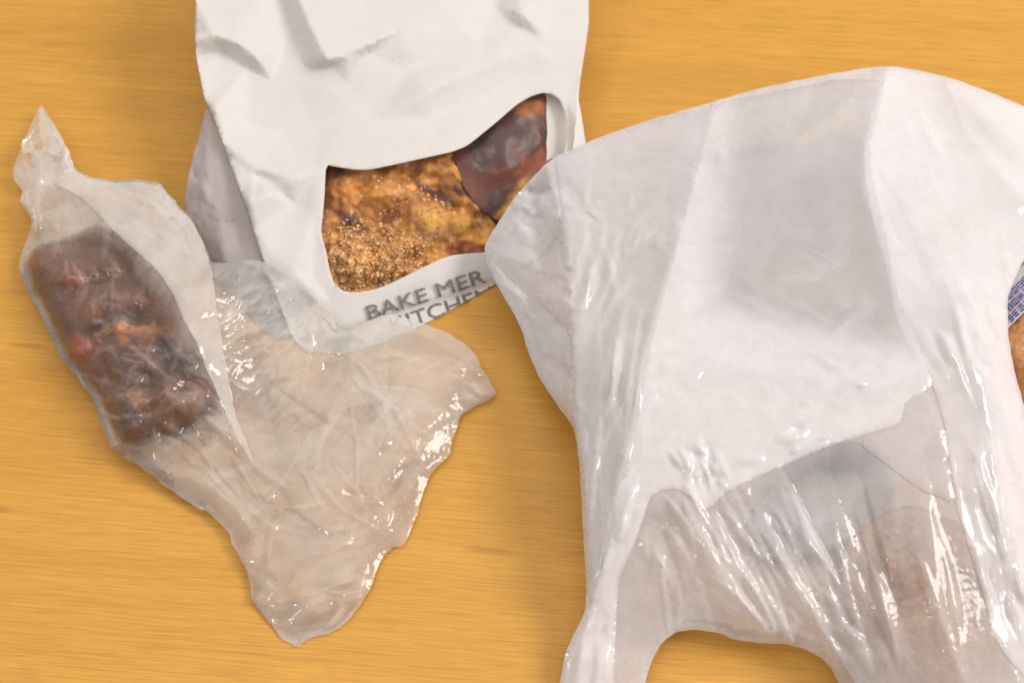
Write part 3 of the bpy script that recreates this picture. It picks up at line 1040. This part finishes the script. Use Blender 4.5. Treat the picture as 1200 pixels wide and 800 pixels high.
    col = paint(b.x, b.y, srgb(126, 72, 42), [
        (70, 310, 50, 26, 60, srgb(140, 84, 64), 0.8),
        (95, 405, 20, 13, 40, srgb(190, 70, 44), 0.95),
        (90, 340, 30, 12, 60, srgb(150, 80, 50), 0.7),
        (165, 388, 48, 10, 4, srgb(190, 122, 66), 0.9),
        (150, 325, 34, 12, -15, srgb(120, 70, 44), 0.7),
        (160, 430, 50, 20, 30, srgb(92, 50, 34), 0.8),
        (110, 440, 24, 14, 60, srgb(120, 48, 34), 0.7),
        (205, 420, 22, 36, -25, srgb(66, 38, 28), 0.85), (130, 375, 40, 10, -20, srgb(70, 36, 26), 0.8), (58, 362, 16, 60, -28, srgb(98, 46, 30), 0.85), (105, 460, 14, 46, -28, srgb(80, 38, 26), 0.85), (120, 300, 50, 16, 20, srgb(140, 92, 70), 0.6),  # reddish left-rim patches: side shade painted into the crust
        (130, 300, 40, 14, 30, srgb(104, 62, 46), 0.7),
        (145, 485, 30, 20, 40, srgb(70, 42, 30), 0.8),
        (190, 490, 40, 12, 40, srgb(150, 98, 58), 0.6)], 14, 9)
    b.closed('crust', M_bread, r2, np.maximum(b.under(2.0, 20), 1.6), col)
    settle(r2)


make_small_bag()
print('small bag', round(time.time() - T0, 1))


# ------------------------------------------------------------------ shopping bag
def make_contents(at):
    def lump(name, part, label, cat, ol, rim, top, blobs, base, m, seed, amp=1.5):
        r = thing(name, label, cat)
        b = Sheet([(x, y, rim) for x, y in ol], [[(x, y, z) for x, y, z in line] for line in top], 5, seed=seed, smooth=8)
        b.h += b.edge_fade(4) * amp * fbm(b.x / 45, b.y / 45, seed, 3)
        b.h = np.minimum(b.h, at(b.p) - 5 - 3 * b.bound)
        b.closed(part, m, r, np.maximum(np.minimum(b.under(3.0, 25), b.h), 2.2), paint(b.x, b.y, base, blobs, seed, 10))
        settle(r)
    lump('wrapped_pastry', 'wrapper', 'pale grey wrapped pastry showing dimly through the upper part of the white shopping bag', 'pastry',
         [(785, 190), (805, 140), (880, 122), (940, 112), (1010, 104), (1060, 130), (1085, 260), (1100, 350), (1095, 430), (1040, 455), (980, 450), (900, 440), (820, 420), (790, 340), (790, 260)],
         14, [[(880, 200, 34), (985, 205, 34), (1015, 330, 36), (1020, 395, 32), (930, 365, 32), (872, 335, 34), (870, 220, 34)], [(930, 280, 40), (960, 310, 40)]],
         [(930, 150, 110, 14, -4, srgb(240, 216, 150), 0.9), (930, 225, 100, 30, 0, srgb(192, 188, 192), 0.7), (1030, 300, 36, 90, -12, srgb(186, 168, 158), 0.8), (930, 330, 70, 50, 0, srgb(214, 202, 196), 0.7)], srgb(206, 200, 200), M_pack, 41)
    lump('brown_bread', 'crust', 'light brown bread showing through the lower right of the white shopping bag', 'bread',
         [(985, 650), (1010, 605), (1070, 590), (1130, 615), (1168, 680), (1185, 760), (1190, 830), (1120, 860), (1050, 840), (1010, 760), (988, 700)],
         10, [[(1040, 660, 26), (1090, 640, 28), (1130, 700, 30), (1140, 790, 28), (1080, 790, 28), (1040, 720, 26)]],
         [(1060, 680, 40, 40, 0, srgb(158, 104, 66), 0.8), (1100, 780, 60, 60, 0, srgb(178, 128, 86), 0.7)], srgb(186, 146, 112), M_bread, 43)
    lump('grey_package', 'wrapper', 'blue-grey package just below the torn rim of the white flap in the shopping bag', 'package',
         [(925, 540), (960, 522), (1000, 516), (1040, 530), (1052, 570), (1030, 610), (980, 640), (930, 660), (890, 650), (880, 600)],
         12, [[(930, 565, 26), (985, 535, 28), (1025, 560, 28), (985, 610, 26), (920, 620, 25)]],
         [(985, 542, 44, 18, 0, srgb(96, 102, 108), 0.9), (930, 610, 44, 34, 0, srgb(178, 178, 182), 0.7)], srgb(170, 160, 154), M_pack, 45)



M_wrapbun = None


def make_label_bread():
    r = thing('wrapped_bun', 'tan bun with blue printed label, peeking out at the right rim of the shopping bag', 'bread')
    ol = [(1150, 330), (1180, 300), (1230, 280), (1300, 290), (1350, 340), (1360, 430), (1320, 520), (1250, 540), (1190, 500), (1155, 440), (1145, 380)]
    b = Sheet([(x, y, 10) for x, y in ol], [[(1200, 350, 26), (1250, 340, 30), (1300, 380, 32), (1300, 450, 30), (1240, 470, 28), (1195, 420, 26)]], 5, seed=51, smooth=8)
    b.h += b.edge_fade(4) * 0.35 * fbm(b.x / 45, b.y / 30, 3, 3)
    col = paint(b.x, b.y, srgb(206, 146, 92), [(1195, 405, 30, 4, 4, srgb(226, 180, 120), 0.8), (1205, 425, 30, 3, 4, srgb(226, 180, 120), 0.7), (1230, 440, 60, 40, 0, srgb(198, 132, 78), 0.6)], 5, 4)
    b.closed('bun', M_bread, r, np.maximum(b.under(2.0, 25), 1.5), col)
    # label strip stuck over it, its lower rim running up to the right
    L = [(1172, 398), (1183, 383), (1210, 356), (1240, 326), (1215, 296), (1190, 318), (1168, 342), (1160, 372)]

    bh = lookup(b)
    l = Sheet([(x, y, 0) for x, y in L], [], 4, seed=52, smooth=0, ragged=0, soft=0)
    l.h = bh(l.p) + 1.0
    lab = l.mesh('label', M_label, r)
    # rows of small print marks
    rnd = random.Random(4)
    V, F = [], []
    a = math.radians(-45)
    for row in range(3):
        for k in range(7):
            cx = 1184 + k * 9 * math.cos(a) + row * 11 * math.sin(a) * 0.9
            cy = 373 + k * 9 * math.sin(a) - row * 11 * math.cos(a) * 0.9
            strokes = [(-3, -3.2, 3, -3.2), (-3, 0, 3, 0), (-3, 3.2, 3, 3.2), (-3, -3.2, -3, 3.2), (3, -3.2, 3, 3.2), (0, -3.2, 0, 3.2)]
            for st in rnd.sample(strokes, 5):
                x1, y1, x2, y2 = st
                dx, dy = x2 - x1, y2 - y1
                ln = math.hypot(dx, dy)
                nx, ny = -dy / ln * 0.55, dx / ln * 0.55
                i = len(V)
                for (qx, qy) in ((x1 + nx, y1 + ny), (x2 + nx, y2 + ny), (x2 - nx, y2 - ny), (x1 - nx, y1 - ny)):
                    V.append((cx + qx * math.cos(a) - qy * math.sin(a), cy + qx * math.sin(a) + qy * math.cos(a)))
                F += [(i, i + 2, i + 1), (i, i + 3, i + 2)]
    V = np.array(V)
    build('print', lift(V, bh(V) + 1.25), np.array(F), M_blue, lab)
    settle(r)


def make_shopping_bag():
    root = thing('shopping_bag', 'large milky white plastic shopping bag with loop handles, on the right of the table', 'shopping bag')
    OUT = [(567, 290, 25), (578, 270, 29), (600, 235, 33), (620, 212, 36), (640, 192, 37), (650, 184, 37), (665, 178, 36), (700, 162, 32), (760, 141, 28), (830, 121, 26), (885, 105, 24), (940, 93, 24), (995, 83, 26), (1040, 77, 28), (1075, 82, 27), (1110, 90, 24),
           (1160, 108, 20), (1200, 124, 18), (1260, 150, 14), (1310, 190, 12), (1310, 250, 20), (1240, 268, 30), (1200, 304, 36), (1188, 330, 38), (1180, 352, 39), (1182, 398, 38), (1190, 440, 36), (1203, 485, 32), (1215, 560, 28), (1232, 650, 22), (1250, 740, 16), (1260, 840, 10), (1255, 930, 6),
           (1170, 935, 5), (1080, 905, 5), (1010, 850, 6), (983, 800, 7), (974, 782, 7), (962, 770, 8), (941, 759, 9), (920, 754, 10), (890, 753, 10), (860, 749, 10), (845, 742, 11), (815, 737, 12), (794, 739, 12), (776, 752, 11), (764, 772, 9), (756, 800, 7), (748, 860, 5), (735, 930, 4),
           (690, 950, 4), (655, 930, 4), (648, 860, 5), (656, 800, 7), (663, 764, 10), (674, 740, 13), (686, 716, 17), (688, 690, 20), (683, 620, 24), (680, 560, 26), (676, 520, 26), (671, 499, 25), (650, 470, 20), (632, 442, 16), (620, 415, 16), (613, 392, 18), (605, 372, 20), (592, 350, 21), (579, 328, 22), (570, 306, 23)]
    CR = [
        # left tucked folds
        [(567, 291, 25), (600, 305, 30), (640, 320, 34), (662, 330, 38)],
        [(570, 306, 24), (610, 345, 24), (640, 372, 26), (666, 385, 33)],
        [(600, 238, 34), (635, 255, 30), (655, 280, 36), (664, 320, 40)],
        [(640, 195, 40), (650, 230, 43), (660, 280, 46), (665, 340, 45), (668, 400, 43), (673, 490, 38), (684, 580, 33), (692, 690, 26), (690, 714, 20)],
        [(618, 225, 30), (640, 228, 36), (650, 218, 38)],
        [(613, 395, 18), (640, 420, 22), (668, 440, 34)],
        # apex ridges
        [(1040, 79, 31), (1022, 130, 42), (1012, 180, 50), (1014, 220, 53), (1028, 280, 53), (1042, 330, 54), (1056, 390, 54), (1076, 422, 53), (1096, 456, 51), (1110, 505, 48), (1118, 580, 43), (1134, 640, 38), (1150, 690, 33), (1166, 745, 28), (1182, 772, 24), (1210, 830, 18)],
        [(835, 122, 28), (810, 210, 47), (785, 300, 54), (762, 390, 54), (745, 460, 51), (730, 530, 45), (712, 620, 36), (700, 680, 28)],
        [(1040, 79, 31), (980, 130, 42), (930, 165, 48), (900, 170, 48), (850, 175, 44)],
        [(845, 180, 46), (845, 260, 52), (850, 340, 54), (920, 370, 54), (1000, 400, 54), (1060, 430, 53)],
        # strap
        [(761, 584, 40), (746, 632, 34), (725, 677, 27), (720, 710, 22), (719, 800, 12), (716, 900, 6)],
        [(690, 716, 21), (672, 800, 12), (668, 900, 6)],
        # lower pulls
        [(800, 590, 44), (830, 660, 36), (880, 720, 26), (930, 752, 16)],
        [(870, 570, 46), (900, 640, 38), (950, 720, 28), (1000, 800, 18), (1040, 860, 10)],
        [(855, 580, 44), (885, 650, 34), (930, 735, 22)],
        [(960, 530, 46), (1000, 620, 38), (1010, 700, 32), (1040, 780, 24)],
        [(1020, 512, 48), (1060, 600, 43), (1090, 700, 36), (1130, 800, 25)],
        [(770, 610, 37), (775, 660, 32), (790, 710, 22)],
        [(1060, 440, 52), (1085, 500, 49), (1108, 540, 45)],
        # right side pulls
        [(1110, 330, 52), (1130, 380, 54), (1150, 440, 52), (1165, 520, 46), (1180, 600, 40), (1200, 700, 30)],
        [(1130, 330, 50), (1150, 390, 49), (1172, 460, 46), (1188, 540, 39)],
        [(1110, 92, 27), (1130, 150, 37), (1170, 200, 39), (1210, 240, 39)],
    ]
    s = Sheet(OUT, CR, 3.0, seed=61, smooth=3, soft=1, ragged=0.3)
    fa = s.edge_fade(5)
    WR = [
        (700, 300, 70, 100, 14, 6, 0.9), (740, 480, 60, 100, 12, 7, 0.8), (640, 260, 60, 40, 12, 4, 1.1), (620, 340, 50, 35, 12, 5, 1.0), (770, 250, 50, 120, 9, 3, 0.9),
        (840, 660, 80, 66, 11, 6, 1.4), (900, 690, 80, 60, 11, 7, 1.6), (960, 640, 80, 66, 11, 7, 1.5), (790, 650, 50, 80, 11, 5, 1.3), (1000, 720, 80, 68, 12, 8, 1.2), (1070, 680, 90, 76, 14, 10, 0.9),
        (1140, 420, 70, 65, 13, 6, 1.0), (1170, 560, 80, 75, 13, 7, 1.2), (1180, 700, 80, 72, 14, 7, 1.0), (960, 330, 90, 22, 20, 7, 0.6), (950, 120, 90, -15, 24, 6, 0.5),
        (850, 740, 60, 10, 10, 5, 0.7), (960, 740, 50, 50, 8, 5, 1.1), (1100, 150, 90, 60, 24, 6, 0.6)]
    W = ridges(s.x, s.y, WR)
    ST = strokes(s.x, s.y, [
        (720, 460, 40, 98, 6, 110, 7, 1.3, 14), (700, 300, 45, 100, 14, 60, 6, 1.0, 16), (770, 270, 40, 125, 20, 30, 5, 0.9, 8), (630, 250, 30, 40, 20, 36, 6, 1.2, 10), (630, 340, 35, 40, 12, 50, 6, 1.2, 12),
        (850, 650, 50, 64, 6, 170, 6, 1.5, 12), (910, 680, 50, 58, 6, 190, 6, 1.6, 14), (970, 640, 50, 66, 6, 170, 6, 1.4, 10), (790, 650, 30, 82, 8, 120, 5, 1.2, 8), (1000, 730, 60, 64, 8, 150, 6, 1.3, 8), (1080, 680, 70, 78, 5, 180, 9, 0.8, 12),
        (870, 640, 40, 62, 10, 40, 3.4, 0.9, 14), (930, 690, 45, 58, 10, 44, 3.4, 0.9, 16), (980, 740, 40, 56, 12, 40, 3.4, 0.9, 10), (780, 650, 20, 85, 10, 36, 3.4, 0.9, 8),
        (900, 745, 40, 20, 25, 26, 4, 1.0, 18), (960, 760, 30, 45, 20, 34, 5, 1.3, 14),
        (960, 330, 80, 20, 14, 90, 9, 0.6, 10), (940, 130, 80, -20, 14, 90, 10, 0.5, 6), (1000, 390, 40, -30, 12, 60, 7, 0.7, 6)], 3.0, 2)
    s.h += fa * (0.1 * W + ST + 2.2 * facets(s.x, s.y, 120, 3) + 0.5 * facets(s.x, s.y, 40, 6))
    op = 0.41 + 0.05 * fbm(s.x / 60, s.y / 60, 12, 2) + np.clip(ST, 0, 1) * 0.10
    op -= 0.10 * gauss(s.x, s.y, 960, 660, 140, 110) + 0.16 * gauss(s.x, s.y, 1080, 690, 70, 110) + 0.12 * gauss(s.x, s.y, 985, 545, 50, 30) - 0.05 * gauss(s.x, s.y, 640, 300, 60, 100)
    s.mesh('front_panel', M_white, root, op=np.clip(op, 0.1, 0.95))
    hb = s.under(1.0, 24)
    hb = np.where(s.bound, hb, np.minimum(hb + 0.8 * facets(s.x, s.y, 60, 23) + 0.5, s.h - 0.6))
    s.mesh('back_panel', M_white, root, h=np.maximum(hb, 0.5), op=np.clip(0.40 + 0.05 * fbm(s.x / 60, s.y / 60, 5, 2), 0, 0.95), flip=True)

    at = lookup(s)

    def overlay(name, ol, gap, seed, opf, extra=None, step=3.0, arch=1.5):
        f = Sheet([(x, y, 0) for x, y in ol], [], step, seed=seed, smooth=0, ragged=0.2)
        e = f.edge_fade(9)
        f.h = at(f.p) + 0.30 + 0.4 * gap * e
        soft = 0.55 + 0.45 * f.edge_fade(1)
        f.h += e * (0.25 + 1.0 * facets(f.x, f.y, 80, seed))
        if extra:
            f.h += e * strokes(f.x, f.y, extra, step, seed)
        return f.mesh(name, M_white, root, op=np.clip(opf(f.x, f.y) * soft, 0.02, 0.97))

    # white folded-back mouth flap running into the left strap
    FLAP = [(835, 121), (815, 200), (790, 290), (765, 370), (747, 450), (735, 520), (722, 572), (716, 620), (701, 680), (690, 714), (676, 741), (665, 766), (659, 800), (652, 860), (650, 900), (700, 905), (716, 860), (719, 800), (723, 710), (725, 677), (746, 632), (761, 584),
            (775, 575), (795, 573), (810, 583), (825, 598), (838, 590), (850, 578), (868, 568), (900, 553), (940, 536), (980, 520), (1010, 510), (1055, 498), (1064, 474), (1098, 446), (1087, 423), (1071, 393), (1058, 360), (1054, 328), (1046, 298), (1032, 248), (1024, 211), (1023, 172), (1034, 133), (1038, 94), (985, 92), (930, 103)]

    def flap_op(x, y):
        low = 1 / (1 + np.exp(-((y - (362 + (x - 860) * 0.24)) / 9)))
        lefts = 1 / (1 + np.exp((x - 846 + 0.04 * (y - 250)) / 12))
        topc = 1 / (1 + np.exp((y - 150 + (x - 840) * 0.06) / 14))
        k = np.maximum(np.maximum(low, lefts), topc * 0.12)
        return 0.14 + 0.46 * k + 0.03 * fbm(x / 30, y / 30, 3, 2)
    overlay('mouth_flap', FLAP, 0.6, 71, flap_op, [
        (800, 420, 50, 110, 14, 60, 7, 0.6, 8), (830, 550, 28, 75, 14, 40, 5, 1.5, 18), (940, 510, 40, -30, 20, 30, 5, 1.1, 16), (735, 620, 25, 110, 8, 70, 6, 1.2, 10), (700, 780, 30, 95, 8, 90, 7, 1.2, 10), (970, 440, 40, 5, 10, 30, 4, 0.8, 4)])
    # right side folded over
    SIDE = [(1040, 78), (1022, 130), (1011, 170), (1012, 210), (1020, 250), (1034, 300), (1042, 330), (1046, 362), (1058, 395), (1075, 421), (1095, 456), (1108, 501), (1112, 540), (1120, 590), (1135, 640), (1150, 690), (1165, 745), (1180, 771), (1200, 792), (1225, 840), (1250, 840), (1243, 740), (1228, 650),
            (1212, 560), (1200, 485), (1188, 441), (1180, 398), (1178, 352), (1187, 330), (1199, 305), (1240, 270), (1300, 248), (1300, 190), (1258, 152), (1200, 126), (1158, 110), (1110, 92), (1075, 84)]
    overlay('side_fold', SIDE, 0.5, 73, lambda x, y: 0.46 + 0.05 * fbm(x / 50, y / 50, 8, 2) - 0.28 * gauss(x, y, 1150, 150, 75, 14, 47), [
        (1140, 410, 40, 66, 8, 80, 6, 1.5, 18), (1165, 560, 45, 76, 6, 110, 7, 1.6, 22), (1180, 690, 40, 72, 8, 90, 7, 1.5, 16), (1110, 240, 80, 65, 12, 120, 12, 0.7, 8)])
    # left gusset pleat
    PLEAT = [(650, 186), (656, 230), (663, 280), (667, 340), (671, 400), (675, 490), (683, 560), (687, 620), (692, 690), (706, 682), (722, 622), (736, 560), (750, 502), (764, 432), (784, 352), (808, 272), (830, 192), (842, 122), (765, 142), (702, 163), (668, 178)]
    overlay('gusset_pleat', PLEAT, 0.35, 75, lambda x, y: 0.30 + 0.04 * fbm(x / 40, y / 40, 4, 2) + 0.10 * gauss(x, y, 690, 420, 40, 160), [
        (725, 430, 22, 98, 5, 120, 6, 1.6, 12), (690, 330, 25, 95, 14, 60, 6, 1.0, 10), (765, 280, 30, 125, 14, 34, 5, 1.0, 7), (700, 560, 25, 95, 5, 110, 6, 1.1, 10), (690, 230, 20, 60, 20, 30, 5, 1.0, 8)], arch=1.0)
    # lower tuck beneath the tip
    TUCK = [(567, 291), (585, 315), (612, 342), (640, 362), (667, 384), (672, 440), (674, 497), (651, 470), (633, 441), (621, 415), (614, 392), (605, 372), (592, 350), (579, 328)]
    overlay('side_tuck', TUCK, 0.7, 77, lambda x, y: 0.35 + 0 * x, [(630, 370, 28, 45, 12, 44, 5, 1.2, 10)], arch=0.8)
    # crossing strip on the lower right
    STRIP = [(1058, 470), (1085, 452), (1108, 505), (1114, 545), (1120, 590), (1080, 575), (1040, 545), (1005, 518), (1055, 498)]
    overlay('rear_flap', STRIP, 0.9, 79, lambda x, y: 0.25 + 0 * x, None, arch=0.8)
    settle(root)
    return at


make_label_bread()
make_contents(make_shopping_bag())
print('built', round(time.time() - T0, 1))
